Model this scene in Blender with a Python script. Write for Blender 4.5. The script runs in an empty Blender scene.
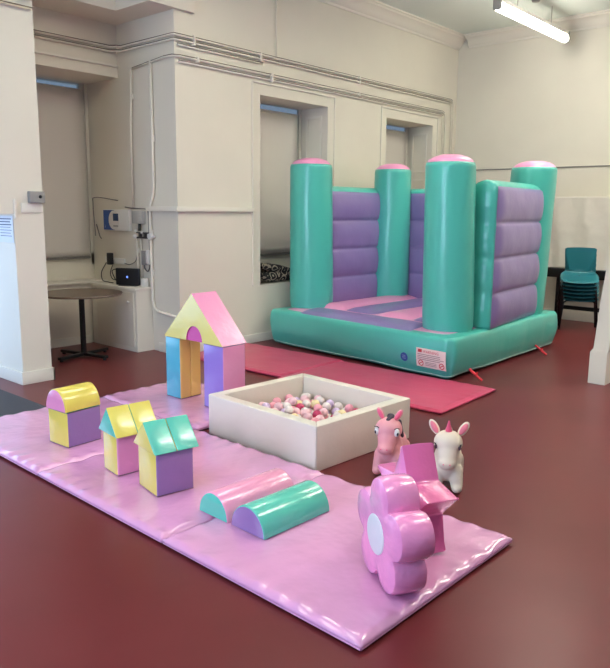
import bpy, bmesh, math, random
from mathutils import Vector, Matrix, noise
random.seed(7)
PI = math.pi
S = bpy.context.scene
COL = S.collection

# ------------------------------------------------------------------ camera
FPX = 701.0
cd = bpy.data.cameras.new('camera'); cam = bpy.data.objects.new('camera', cd); COL.objects.link(cam)
AZ, PT, RO = math.radians(41.44), math.radians(9.994), math.radians(0.548)
Fv = Vector((math.cos(AZ)*math.cos(PT), math.sin(AZ)*math.cos(PT), -math.sin(PT)))
Rv = Vector((math.sin(AZ), -math.cos(AZ), 0)); Uv = Rv.cross(Fv)
R2 = Rv*math.cos(RO) + Uv*math.sin(RO); U2 = R2.cross(Fv)
M = Matrix((R2, U2, -Fv)).transposed().to_4x4(); M.translation = Vector((0, 0, 1.7))
cam.matrix_world = M
cd.sensor_fit = 'VERTICAL'; cd.sensor_height = 24; cd.lens = 24*FPX/668
cd.clip_end = 100
S.camera = cam

# ------------------------------------------------------------------ world, lights, exposure
S.view_settings.view_transform = 'Standard'; S.view_settings.look = 'None'
S.view_settings.exposure = 0.02; S.view_settings.gamma = 1.0
w = bpy.data.worlds.new('world'); S.world = w; w.use_nodes = True
w.node_tree.nodes['Background'].inputs[0].default_value = (0.62, 0.78, 1.0, 1)
w.node_tree.nodes['Background'].inputs[1].default_value = 0.34

def area(name, loc, size, power, color, direction=(0, 0, -1)):
    l = bpy.data.lights.new(name, 'AREA'); l.shape = 'RECTANGLE'; l.size, l.size_y = size
    l.energy = power; l.color = color
    o = bpy.data.objects.new(name, l); COL.objects.link(o); o.location = loc
    o.rotation_euler = Vector(direction).to_track_quat('-Z', 'Y').to_euler()
    return o
WARM = (1.0, 0.935, 0.83)
for x, y, dn, up in [(1.0, 0.6, 20, 66), (1.0, 4.2, 14, 30), (5.0, 0.6, 45, 75), (4.6, 4.3, 20, 70), (9.0, 0.8, 75, 90), (8.6, 3.2, 20, 76)]:
    area('ceiling_tube_light', (x, y, 4.30), (2.1, 0.16), dn, WARM)
    area('ceiling_tube_uplight', (x, y, 4.34), (2.1, 0.16), up, WARM, (0, 0, 1))
area('daylight_recess', (1.9, 7.9, 1.05), (2.4, 1.9), 60, (0.45, 0.66, 1.0), (0.15, -1, -0.05))
area('daylight_window', (-2.6, 3.2, 2.0), (3.0, 2.4), 250, (0.54, 0.71, 1.0), (1, 0, -0.12))

# ------------------------------------------------------------------ materials
def lin(c):
    r = []
    for v in c[:3]:
        v /= 255.0
        r.append(v/12.92 if v <= .04045 else ((v+.055)/1.055)**2.4)
    return (*r, 1)
MATS = {}
def mat(name, c, rough=.5, bump=0, bscale=20, bdist=.01, c2=None, cscale=3, metal=0, coat=0, spec=.5,
        stretch=(1, 1, 1), emit=None, alpha=1, trans=0, detail=3, bump2=None):
    if name in MATS: return MATS[name]
    m = bpy.data.materials.new(name); m.use_nodes = True; nt = m.node_tree
    b = nt.nodes['Principled BSDF']
    b.inputs['Base Color'].default_value = lin(c); b.inputs['Roughness'].default_value = rough
    b.inputs['Metallic'].default_value = metal; b.inputs['Coat Weight'].default_value = coat
    b.inputs['Coat Roughness'].default_value = .12
    b.inputs['Specular IOR Level'].default_value = spec
    b.inputs['Transmission Weight'].default_value = trans
    tc = nt.nodes.new('ShaderNodeTexCoord')
    mp = nt.nodes.new('ShaderNodeMapping'); mp.inputs['Scale'].default_value = stretch
    nt.links.new(tc.outputs['Object'], mp.inputs[0])
    if c2:
        n = nt.nodes.new('ShaderNodeTexNoise'); n.inputs['Scale'].default_value = cscale; n.inputs['Detail'].default_value = 5
        r = nt.nodes.new('ShaderNodeValToRGB'); r.color_ramp.elements[0].position = .35; r.color_ramp.elements[1].position = .68
        r.color_ramp.elements[0].color = lin(c); r.color_ramp.elements[1].color = lin(c2)
        nt.links.new(mp.outputs[0], n.inputs['Vector']); nt.links.new(n.outputs[0], r.inputs[0])
        nt.links.new(r.outputs[0], b.inputs['Base Color'])
    last = None
    for bb in ([(bump, bscale, bdist, detail)] if bump else []) + ([bump2] if bump2 else []):
        n = nt.nodes.new('ShaderNodeTexNoise'); n.inputs['Scale'].default_value = bb[1]; n.inputs['Detail'].default_value = bb[3]
        bm_ = nt.nodes.new('ShaderNodeBump'); bm_.inputs['Strength'].default_value = bb[0]; bm_.inputs['Distance'].default_value = bb[2]
        nt.links.new(mp.outputs[0], n.inputs['Vector']); nt.links.new(n.outputs[0], bm_.inputs['Height'])
        if last: nt.links.new(last.outputs[0], bm_.inputs['Normal'])
        last = bm_
    if last: nt.links.new(last.outputs[0], b.inputs['Normal'])
    if emit:
        b.inputs['Emission Color'].default_value = lin(emit[0]); b.inputs['Emission Strength'].default_value = emit[1]
    MATS[name] = m
    return m
def vinyl(name, c, rough=.22, bump=.35, bscale=7, coat=.5):
    return mat(name, c, rough, bump, bscale, .02, coat=coat, bump2=(.12, 45, .004, 2))

WALL = mat('wall_paint', (228, 221, 205), .75, .08, 40, .003, c2=(223, 216, 200), cscale=1.2)
TRIM = mat('trim_paint', (230, 224, 210), .55)
CEIL = mat('ceiling_paint', (226, 233, 224), .85, c2=(220, 227, 218), cscale=.8)
FLOOR = mat('floor_lino', (98, 38, 40), .30, .1, 1.6, .01, c2=(105, 43, 45), cscale=1.3, spec=.2, bump2=(.04, 120, .001, 2))
PIPEM = mat('pipe_paint', (228, 221, 206), .4)
DARKGAP = mat('blind_bar', (120, 114, 108), .5)
BLIND = mat('blind_fabric', (216, 209, 200), .9, .1, 200, .001)
GLASSM = mat('window_glass', (225, 238, 250), .05, trans=1.0)
WHITEP = mat('white_plastic', (228, 226, 220), .35)
GREYP = mat('grey_plastic', (150, 147, 143), .4)
BLACKP = mat('black_plastic', (20, 22, 28), .35)
BLUEP = mat('blue_plastic', (34, 78, 150), .35)
SCREEN = mat('meter_screen', (42, 72, 112), .2)
BLACKM = mat('black_metal', (24, 23, 25), .4, metal=.3)
WOODT = mat('table_laminate', (104, 84, 70), .32, c2=(92, 73, 61), cscale=6)
LILAC = mat('playmat_vinyl', (216, 154, 196), .2, .7, 3.2, .03, c2=(209, 147, 188), cscale=2, coat=.5, bump2=(.3, 14, .008, 3))
MATSIDE = mat('playmat_piping', (214, 150, 190), .3)
MATBASE = mat('playmat_base', (60, 45, 55), .7)
REDM = mat('crash_mat_vinyl', (198, 62, 102), .36, .3, 3.5, .02, c2=(188, 56, 96), cscale=2, coat=.2, bump2=(.15, 20, .004, 3))
YEL = vinyl('yellow_vinyl', (228, 210, 96))
PYEL = vinyl('pale_yellow_vinyl', (228, 218, 124))
GOLD = vinyl('golden_vinyl', (236, 200, 112))
PUR = vinyl('purple_vinyl', (144, 112, 168))
VIO = vinyl('violet_vinyl', (148, 122, 206))
TEA = vinyl('teal_vinyl', (88, 196, 174))
CYA = vinyl('cyan_vinyl', (82, 178, 200))
PNK = vinyl('pink_vinyl', (234, 150, 192), bump=.45)
ROSE = vinyl('rose_vinyl', (238, 156, 190), bump=.5, bscale=9)
MAG = vinyl('magenta_vinyl', (206, 84, 160))
CREAM = vinyl('cream_vinyl', (228, 218, 202), rough=.38, bump=.4, bscale=5, coat=.15)
FLW = mat('flower_vinyl', (240, 148, 198), .2, .55, 8, .02, coat=.6, bump2=(.2, 30, .005, 3))
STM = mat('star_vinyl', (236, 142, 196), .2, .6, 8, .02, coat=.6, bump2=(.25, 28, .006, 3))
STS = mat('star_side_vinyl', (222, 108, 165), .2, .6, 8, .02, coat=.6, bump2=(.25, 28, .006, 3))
PALE = mat('flower_disc_vinyl', (222, 220, 222), .35)
IT = mat('inflatable_teal', (76, 182, 168), .33, .35, 4, .02, coat=.25, bump2=(.12, 30, .004, 3))
IP = mat('inflatable_purple', (132, 115, 168), .33, .35, 4, .02, coat=.25, bump2=(.12, 30, .004, 3))
IK = mat('inflatable_pink', (240, 158, 200), .3, .4, 5, .02, coat=.3, bump2=(.15, 30, .004, 3))
REDSTRAP = mat('red_strap', (222, 50, 62), .5)
PAPER = mat('paper', (222, 226, 232), .8)
INK = mat('ink', (90, 100, 125), .8)
PLAC = mat('placard_white', (233, 222, 214), .4)
REDINK = mat('red_ink', (196, 52, 62), .5)
GREYINK = mat('grey_ink', (140, 120, 118), .6)

# ------------------------------------------------------------------ mesh helpers
def add_box(bm, x0, x1, y0, y1, z0, z1, mi=0, bevel=0, seg=2, mats=None):
    """mats: dict face->(index) with keys -x +x -y +y -z +z"""
    vs = [bm.verts.new((x, y, z)) for x in (x0, x1) for y in (y0, y1) for z in (z0, z1)]
    F = {'-x': (0, 1, 3, 2), '+x': (4, 6, 7, 5), '-y': (0, 4, 5, 1), '+y': (2, 3, 7, 6), '-z': (0, 2, 6, 4), '+z': (1, 5, 7, 3)}
    fs = []
    for k, f in F.items():
        fc = bm.faces.new([vs[i] for i in f]); fc.material_index = (mats or {}).get(k, mi); fs.append(fc)
    if bevel:
        es = list({e for f in fs for e in f.edges})
        res = bmesh.ops.bevel(bm, geom=es, offset=bevel, segments=seg, profile=.6, affect='EDGES', clamp_overlap=True)
        if mats:
            cx, cy, cz = (x0+x1)/2, (y0+y1)/2, (z0+z1)/2
            for f in res['faces']:
                c = f.calc_center_median(); q = {'x': abs(c.x-cx)-(x1-x0)/2, 'y': abs(c.y-cy)-(y1-y0)/2, 'z': abs(c.z-cz)-(z1-z0)/2}
                k = max(q, key=q.get); v = {'x': c.x-cx, 'y': c.y-cy, 'z': c.z-cz}[k]
                f.material_index = mats.get(('+' if v > 0 else '-')+k, mi)
def BM(): return bmesh.new()
def link(name, bm, mats, parent=None, smooth=False, loc=None, rotz=0, normals=True):
    if normals: bmesh.ops.recalc_face_normals(bm, faces=bm.faces)
    me = bpy.data.meshes.new(name); bm.to_mesh(me); bm.free()
    for m in (mats if isinstance(mats, (list, tuple)) else [mats]): me.materials.append(m)
    o = bpy.data.objects.new(name, me); COL.objects.link(o)
    if smooth:
        for p in me.polygons: p.use_smooth = True
        if smooth != 'all': me.set_sharp_from_angle(angle=math.radians(38))
    if parent: o.parent = parent
    if loc: o.location = loc
    o.rotation_euler.z = rotz
    return o
def tag(o, label, cat, group=None):
    o['label'] = label; o['category'] = cat
    if group: o['group'] = group
    return o
def thing(name, label, cat, loc=(0, 0, 0), rotz=0, group=None):
    o = bpy.data.objects.new(name, None); COL.objects.link(o); o.empty_display_size = .1
    o.location = loc; o.rotation_euler.z = rotz
    return tag(o, label, cat, group)
def struct(name, bm, m, smooth=False):
    o = link(name, bm, m, smooth=smooth); o['kind'] = 'structure'; return o
def catmull(pts, n=6):
    P = [Vector(p) for p in pts]
    if len(P) < 3: return P
    Q = [P[0]*2-P[1]] + P + [P[-1]*2-P[-2]]; out = []
    for i in range(1, len(Q)-2):
        for k in range(n):
            t = k/n; a, b, c, d = Q[i-1:i+3]
            out.append(.5*((2*b)+(c-a)*t+(2*a-5*b+4*c-d)*t*t+(3*b-a-3*c+d)*t**3))
    out.append(P[-1]); return out
def add_tube(bm, pts, r, n=8, mi=0, cap=True):
    P = [Vector(p) for p in pts]; rings = []
    rr = r if isinstance(r, (list, tuple)) else [r]*len(P)
    up = None
    for i, p in enumerate(P):
        d = ((P[min(i+1, len(P)-1)]-p).normalized() + (p-P[max(i-1, 0)]).normalized())
        if d.length < 1e-6: d = Vector((0, 0, 1))
        d.normalize()
        if up is None: up = d.orthogonal().normalized()
        up = (up - d*up.dot(d)); up = up.normalized() if up.length > 1e-6 else d.orthogonal().normalized()
        s = d.cross(up)
        rings.append([bm.verts.new(p + (up*math.cos(2*PI*k/n)+s*math.sin(2*PI*k/n))*rr[i]) for k in range(n)])
    for a, b in zip(rings, rings[1:]):
        for k in range(n):
            f = bm.faces.new((a[k], a[(k+1) % n], b[(k+1) % n], b[k])); f.material_index = mi; f.smooth = True
    if cap:
        for r_ in (rings[0], rings[-1]):
            f = bm.faces.new(r_); f.material_index = mi
def add_lathe(bm, prof, n=32, c=(0, 0, 0), mi=0, warp=None):
    rings = []
    for r, z in prof:
        if r < 1e-6: rings.append([bm.verts.new((c[0], c[1], c[2]+z))])
        else:
            rg = []
            for k in range(n):
                a = 2*PI*k/n; p = Vector((c[0]+r*math.cos(a), c[1]+r*math.sin(a), c[2]+z))
                if warp: p = warp(p, a, r)
                rg.append(bm.verts.new(p))
            rings.append(rg)
    for a, b in zip(rings, rings[1:]):
        if len(a) == 1 and len(b) == 1: continue
        for k in range(n):
            k2 = (k+1) % n
            if len(a) == 1: vs = (a[0], b[k], b[k2])
            elif len(b) == 1: vs = (a[k], a[k2], b[0])
            else: vs = (a[k], a[k2], b[k2], b[k])
            f = bm.faces.new(vs); f.material_index = mi
def add_loft(bm, rings, mi=0, cap=True, close=True, capmi=None):
    R_ = [[bm.verts.new(p) for p in r] for r in rings]; n = len(R_[0])
    for a, b in zip(R_, R_[1:]):
        for k in range(n if close else n-1):
            f = bm.faces.new((a[k], a[(k+1) % n], b[(k+1) % n], b[k])); f.material_index = mi
    if cap:
        for j, r_ in enumerate((R_[0], R_[-1])):
            c = sum((v.co for v in r_), Vector())/n; cv = bm.verts.new(c)
            for k in range(n):
                f = bm.faces.new((r_[k], r_[(k+1) % n], cv)); f.material_index = mi if capmi is None else capmi[j]
def add_grid(bm, nu, nv, fn, mi=0):
    g = [[bm.verts.new(fn(i/nu, j/nv)) for j in range(nv+1)] for i in range(nu+1)]
    for i in range(nu):
        for j in range(nv):
            f = bm.faces.new((g[i][j], g[i+1][j], g[i+1][j+1], g[i][j+1])); f.material_index = mi
    return g
def add_ell(bm, c, r, mi=0, u=20, v=12, rot=None):
    mtx = Matrix.Translation(c) @ (rot.to_4x4() if rot else Matrix.Identity(4)) @ Matrix.Diagonal((*r, 1))
    res = bmesh.ops.create_uvsphere(bm, u_segments=u, v_segments=v, radius=1, matrix=mtx)
    for v_ in res['verts']:
        for f in v_.link_faces: f.material_index = mi; f.smooth = True
def add_text(bm, body, size, fn, mi=0, align='CENTER'):
    cu = bpy.data.curves.new('t', 'FONT'); cu.body = body; cu.size = size; cu.align_x = align; cu.align_y = 'CENTER'
    cu.resolution_u = 2
    o = bpy.data.objects.new('t', cu); COL.objects.link(o)
    dg = bpy.context.evaluated_depsgraph_get(); me = bpy.data.meshes.new_from_object(o.evaluated_get(dg))
    n0 = len(bm.verts); bm.from_mesh(me); bm.verts.ensure_lookup_table()
    for v in list(bm.verts)[n0:]:
        v.co = fn(v.co.x, v.co.y)
        for f in v.link_faces: f.material_index = mi
    bpy.data.objects.remove(o); bpy.data.curves.remove(cu); bpy.data.meshes.remove(me)

# ================================================================== STRUCTURE
WY, XB, ZC = 6.45, 11.22, 4.62
bm = BM(); add_box(bm, -3, 11.6, -3.5, 8.6, -.1, 0); struct('floor', bm, FLOOR)
bm = BM(); add_box(bm, -3, 11.6, -3.5, 8.6, ZC, ZC+.1); struct('ceiling', bm, CEIL)
bm = BM()
add_box(bm, -3, .8, WY, 6.75, 0, ZC)
add_box(bm, .8, 3.17, WY, 6.75, 1.64, ZC)
add_box(bm, 3.17, 3.47, WY, 8.4, 0, ZC)
add_box(bm, 3.47, 5.1, 8.22, 8.4, 0, 1.12)
add_box(bm, 3.47, 3.62, 8.22, 8.4, .98, 3.34)
add_box(bm, 5.06, 5.1, 8.22, 8.4, .98, 3.34)
add_box(bm, 3.47, 5.1, 7.54, 8.4, 3.245, ZC)
add_box(bm, 3.47, 5.1, 7.95, 8.22, 0, .77)
add_box(bm, 5.1, 6.42, WY, 8.4, 0, ZC)
for a, b in ((6.42, 7.74), (9.14, 10.48)):
    add_box(bm, a, b, WY, 6.98, 0, .74); add_box(bm, a, b, 6.92, 6.98, .74, 1.14); add_box(bm, a, b, WY, 6.98, 3.11, ZC)
add_box(bm, 7.74, 9.14, WY, 6.98, 0, ZC); add_box(bm, 10.48, 11.6, WY, 6.98, 0, ZC)
struct('wall_left', bm, WALL)
bm = BM(); add_box(bm, XB, 11.6, -3.5, WY, 0, ZC); struct('wall_back', bm, WALL)
# boxed bulkhead round the alcove
bm = BM(); add_box(bm, 3.47, 4.74, 7.0, 7.54, 3.84, ZC); add_box(bm, 4.74, 5.1, 6.4, 7.54, 3.84, ZC)
add_box(bm, 5.1, 5.36, 6.40, 6.449, 3.84, 3.97)
struct('trim_1', bm, WALL)
# cornice
def cornice(name, p0, p1, inward):
    bm = BM(); p0 = Vector(p0); p1 = Vector(p1); n = Vector(inward)
    prof = [(0, 0), (.02, 0), (.03, .03), (.05, .04), (.075, .09), (.12, .13), (.16, .145), (.17, .165), (.20, .17), (.20, .19), (0, .19)]
    r0 = [p0 + n*a + Vector((0, 0, 4.43+b)) for a, b in prof]; r1 = [p1 + n*a + Vector((0, 0, 4.43+b)) for a, b in prof]
    add_loft(bm, [r0, r1], cap=True); struct(name, bm, TRIM, True)
cornice('trim_2', (5.11, WY-.001, 0), (XB-.002, WY-.001, 0), (0, -1, 0))
cornice('trim_3', (XB-.001, WY-.2, 0), (XB-.001, -3.4, 0), (-1, 0, 0))
def board(name, x0, x1, y0, y1, z0, z1, m=TRIM, bev=.006):
    bm = BM(); add_box(bm, x0, x1, y0, y1, z0, z1, bevel=bev); return struct(name, bm, m, True)
bm = BM()
add_box(bm, 3.15, 3.49, 6.43, 6.449, 0, .125, bevel=.004); add_box(bm, 3.15, 3.169, 6.449, 8.2, 0, .125, bevel=.004)
add_box(bm, 3.471, 3.49, 6.43, 8.2, 0, .125, bevel=.004); add_box(bm, 3.49, 4.84, 7.93, 7.949, 0, .1)
add_box(bm, 5.08, 5.099, 6.43, 6.84, 0, .11, bevel=.004); add_box(bm, 5.08, 11.2, 6.43, 6.449, 0, .11, bevel=.004)
add_box(bm, -3, .8, 6.43, 6.449, 0, .125)
struct('baseboard_left', bm, TRIM, True)
board('baseboard_back', XB-.022, XB-.001, -3.4, 6.43, 0, .15)
# dado rail
bm = BM(); add_box(bm, 5.055, 6.27, 6.41, 6.449, 1.675, 1.73, bevel=.006); add_box(bm, 5.055, 5.099, 6.45, 7.0, 1.675, 1.73, bevel=.006)
struct('trim_4', bm, TRIM, True)
# cap moulding and thin casing on the near pillar
bm = BM(); add_box(bm, 3.245, 3.455, 6.433, 6.449, 1.655, 1.745, bevel=.006); add_box(bm, 3.172, 3.2, 6.428, 6.449, 1.60, 1.78, bevel=.004)
struct('trim_5', bm, TRIM, True)
# cable line on the back wall
board('trim_6', XB-.016, XB-.001, -3.4, 6.4, 2.405, 2.42, DARKGAP, .002)
# alcove lintel lip
bm = BM(); add_box(bm, 3.48, 5.095, 7.51, 7.539, 3.36, 3.385, bevel=.004); struct('trim_7', bm, TRIM, True)
# sill of alcove
board('trim_8', 3.475, 5.09, 7.9, 8.215, .77, .795)

# windows
def window(idx, x0, x1, y, z0, z1, mull=True):
    f = BM(); t = .05
    for a in ((x0, x0+t, z0, z1), (x1-t, x1, z0, z1), (x0+t, x1-t, z0, z0+t), (x0+t, x1-t, z1-t, z1), (x0+t, x1-t, (z0+z1)/2-.02, (z0+z1)/2+.02)):
        add_box(f, a[0], a[1], y, y+.05, a[2], a[3])
    o = struct('window_%d' % idx, f, TRIM)
    g = BM(); add_box(g, x0+t, x1-t, y+.02, y+.028, z0+t, z1-t); link('window_glass', g, GLASSM, o)
    return o
window(1, 3.62, 5.06, 8.25, 1.12, 3.30)
window(2, 6.43, 7.73, 6.93, 1.14, 3.155)
window(3, 9.15, 10.47, 6.93, 1.14, 3.155)
# panelled reveals and casings of the two far windows
bm = BM()
for x0, x1 in ((6.42, 7.74), (9.14, 10.48)):
    xi = x1-.004
    for z0, z1 in ((.86, 2.25), (2.36, 3.0)):
        add_box(bm, xi-.012, xi, 6.55, 6.58, z0, z1); add_box(bm, xi-.012, xi, 6.82, 6.85, z0, z1)
        add_box(bm, xi-.012, xi, 6.58, 6.82, z0, z0+.03); add_box(bm, xi-.012, xi, 6.58, 6.82, z1-.03, z1)
    c = .13
    add_box(bm, x0-c-.02, x0-c, 6.43, 6.449, .74, 3.11+c, bevel=.003)
    add_box(bm, x1+c, x1+c+.02, 6.43, 6.449, .74, 3.11+c, bevel=.003)
    add_box(bm, x0-c-.02, x1+c+.02, 6.43, 6.449, 3.11+c, 3.11+c+.02, bevel=.003)
struct('trim_9', bm, TRIM)
# door sized opening: recess floor behind the lit jamb
bm = BM(); add_box(bm, .8, 3.17, 8.41, 8.5, 0, .5); struct('wall_recess', bm, WALL)
# pier at the right edge of the view
bm = BM()
rings = []
for z, y1, xo in ((.0, 2.44, 0), (.32, 2.44, 0), (.345, 2.425, .012), (.36, 2.415, .018), (.85, 2.387, .03), (1.25, 2.350, .03), (2.6, 2.30, .03), (ZC, 2.30, .03)):
    yr = 2.27 if z < .35 else 2.262 - .0*z
    rings.append([(7.12+xo, y1, z), (7.12+xo, min(yr, y1-.08) , z), (7.6, min(yr, y1-.08), z), (7.6, y1, z)])
add_loft(bm, rings); struct('wall_right', bm, WALL, True)

# ================================================================== BLINDS
def blind(x0, x1, y, z0, z1, label):
    t = thing('roller_blind', label, 'blind', ((x0+x1)/2, y, z0), 0)
    h = (x1-x0)/2; b = BM(); add_grid(b, 8, 20, lambda u, v: Vector((-h+2*h*u, .002*math.sin(u*9+v*4), (z1-z0)*v)))
    for v in list(b.verts): pass
    r = bmesh.ops.extrude_face_region(b, geom=b.faces[:]); bmesh.ops.translate(b, vec=(0, .003, 0), verts=[e for e in r['geom'] if isinstance(e, bmesh.types.BMVert)])
    link('blind_cloth', b, BLIND, t, 'all')
    b = BM(); add_box(b, -h, h, -.012, .012, -.02, .012, bevel=.004); link('bottom_bar', b, DARKGAP, t, True)
    b = BM(); add_tube(b, [(-h, .02, z1-z0+.008), (h, .02, z1-z0+.008)], .022, 12); link('roller', b, BLIND, t)
blind(3.6, 5.02, 8.18, 1.08, 3.14, 'tall grey roller blind in the alcove behind the round table')
blind(6.45, 7.60, 6.885, 1.10, 3.0, 'grey roller blind in window left of inflatable, above the cushion')
blind(9.17, 10.34, 6.885, 1.10, 3.0, 'grey roller blind in the far window behind the inflatable')

# ================================================================== PIPES
def pipe(name, pts, r, label, clips=(), cat='pipe', m=PIPEM, group=None, cm=None):
    o = thing(name, label, cat, pts[0], 0, group); p0 = Vector(pts[0])
    b = BM(); add_tube(b, [Vector(p)-p0 for p in pts], r, 10); link('tube', b, m, o)
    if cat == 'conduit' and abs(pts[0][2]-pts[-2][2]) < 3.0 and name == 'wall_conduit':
        b = BM(); add_tube(b, [Vector(p)-p0+Vector((0, -.002, r+.004)) for p in pts if p[2] > 3.25], .005, 6)  # dark line atop the pipe: shadow and dirt modelled as a thin tube
        link('cable', b, mat('pipe_shade_dirt', (112, 98, 84), .6), o)
    for c in clips:
        b = BM(); c = Vector(c)-p0; add_box(b, c.x-.014, c.x+.014, c.y-.02, c.y+.02, c.z-r-.018, c.z+r+.018, bevel=.003)
        link('clip', b, cm or TRIM, o)
    return o
def run(z, off, xe, ybk=None):
    y = WY-off
    return [(3.49+.0, 7.54-off, z), (4.98, 7.54-off, z), (5.1-off, 7.44-off, z), (5.1-off, WY+.03, z), (5.11-off, y+.01, z), (5.16, y, z), (xe, y, z)]
def bendr(pts, xe, z, off):
    y = WY-off
    return pts + [(xe+.05, y, z-.02), (xe+.08, y, z-.10), (xe+.08, y, .15)]
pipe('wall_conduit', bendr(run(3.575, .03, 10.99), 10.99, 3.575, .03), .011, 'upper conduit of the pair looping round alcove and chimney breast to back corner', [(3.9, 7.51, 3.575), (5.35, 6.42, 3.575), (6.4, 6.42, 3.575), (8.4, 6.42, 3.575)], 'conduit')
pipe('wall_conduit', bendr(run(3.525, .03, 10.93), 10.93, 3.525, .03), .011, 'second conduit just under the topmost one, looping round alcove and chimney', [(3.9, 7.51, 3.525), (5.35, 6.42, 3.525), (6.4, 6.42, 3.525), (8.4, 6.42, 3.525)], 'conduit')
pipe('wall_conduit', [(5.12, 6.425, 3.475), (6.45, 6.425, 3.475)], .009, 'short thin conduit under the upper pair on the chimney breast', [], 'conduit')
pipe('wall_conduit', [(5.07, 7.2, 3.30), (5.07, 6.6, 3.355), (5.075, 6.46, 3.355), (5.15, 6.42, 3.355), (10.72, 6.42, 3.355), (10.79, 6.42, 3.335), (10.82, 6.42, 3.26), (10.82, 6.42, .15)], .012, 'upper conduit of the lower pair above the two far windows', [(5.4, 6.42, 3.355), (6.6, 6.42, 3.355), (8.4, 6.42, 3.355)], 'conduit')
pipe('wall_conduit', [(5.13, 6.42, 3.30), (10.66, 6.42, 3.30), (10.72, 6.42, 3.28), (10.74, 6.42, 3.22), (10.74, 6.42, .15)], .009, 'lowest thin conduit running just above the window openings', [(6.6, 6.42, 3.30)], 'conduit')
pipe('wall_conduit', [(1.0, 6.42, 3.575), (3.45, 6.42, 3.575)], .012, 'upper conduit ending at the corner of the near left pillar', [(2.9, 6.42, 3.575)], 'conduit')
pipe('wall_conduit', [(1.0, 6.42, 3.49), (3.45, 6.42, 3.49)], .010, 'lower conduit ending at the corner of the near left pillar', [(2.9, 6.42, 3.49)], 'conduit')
pipe('drop_conduit', [(6.69, 6.43, 4.42), (6.69, 6.43, 3.58)], .009, 'vertical conduit dropping from cornice above window to the horizontal pipes', [], 'conduit')
pipe('white_pipe', [(5.07, 7.22, 3.32), (5.07, 7.27, 2.5), (5.07, 7.27, 1.72)], .014, 'white vertical pipe dropping to the grey junction box in alcove', [(5.08, 7.24, 3.0)])
pipe('white_pipe', [(5.07, 6.85, 3.35), (5.07, 6.85, 2.0), (5.07, 6.86, 1.9), (5.07, 6.93, 1.72), (5.07, 6.935, 1.6), (5.07, 6.925, .62), (5.07, 6.90, .53), (5.07, 6.83, .49), (5.07, 6.47, .46)], .017, 'long white pipe bending near the floor beside cabinet', [(5.08, 6.85, 2.5), (5.08, 6.93, 1.42), (5.08, 6.927, .95)])

# ================================================================== ALCOVE ITEMS
# corner cabinet
t = thing('corner_cabinet', 'low cream painted cabinet in alcove with router on top', 'cabinet', (4.85, 7.37, 0))
b = BM(); add_box(b, .012, .245, -.40, .55, 0, .745); link('body', b, TRIM, t)
b = BM(); add_box(b, -.01, .249, -.415, .525, .746, .775, bevel=.006); link('top', b, TRIM, t, True)
b = BM(); add_box(b, -.006, .0115, -.36, .42, .06, .715, bevel=.004); d = link('door', b, WALL, t, True)
b = BM(); add_lathe(b, [(0, -.03), (.012, -.03), (.018, -.02), (.012, -.006), (.008, .0), (0, 0)], 16)
bmesh.ops.rotate(b, verts=b.verts, cent=(0, 0, 0), matrix=Matrix.Rotation(PI/2, 3, 'Y')); bmesh.ops.translate(b, verts=b.verts, vec=(-.006, -.28, .60))
link('knob', b, WHITEP, d, 'all')
# router
t = thing('router', 'black slab router with blue light standing on cabinet', 'router', (4.95, 7.25, .775), math.radians(26))
b = BM(); add_box(b, -.018, .022, -.16, .16, .008, .215, bevel=.015, seg=4); link('casing', b, BLACKP, t, True)
b = BM(); add_box(b, -.03, .035, -.12, .12, 0, .008); link('foot', b, BLACKP, t)
b = BM(); add_ell(b, (-.019, .0, .11), (.002, .012, .014)); link('light', b, mat('blue_led', (120, 150, 255), .3, emit=((110, 140, 255), 1.5)), t)
t = thing('power_adapter', 'small white plug box beside the router', 'adapter', (5.04, 7.04, .775))
b = BM(); add_box(b, -.03, .03, -.04, .04, 0, .1, bevel=.008); tag(t, 'small white plug box behind right side of router', 'adapter'); link('casing', b, WHITEP, t, True)
# electric meter display
t = thing('meter_box', 'blue and white meter box with small screen on alcove wall', 'meter', (5.099, 7.61, 1.43))
b = BM(); add_box(b, -.05, 0, -.27, .28, 0, .26, bevel=.01); link('casing', b, WHITEP, t, True)
b = BM(); add_box(b, -.0515, -.0502, .03, .272, .008, .252)
link('blue_panel', b, BLUEP, t)
b = BM(); add_lathe(b, [(0, -.002), (.118, -.002), (.118, .003), (0, .003)], 40); bmesh.ops.rotate(b, verts=b.verts, cent=(0, 0, 0), matrix=Matrix.Rotation(-PI/2, 3, 'Y')); bmesh.ops.translate(b, verts=b.verts, vec=(-.0525, .035, .13)); link('round_panel', b, WHITEP, t, True)
b = BM(); add_box(b, -.059, -.0556, -.06, .05, .12, .21); link('screen', b, SCREEN, t)
b = BM(); add_box(b, -.058, -.0556, -.05, .05, .05, .065); link('button_strip', b, GREYP, t)
b = BM(); add_text(b, 'i', .05, lambda x, y: Vector((-.0525, .235-x, .05+y))); link('emblem', b, WHITEP, t)
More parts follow.
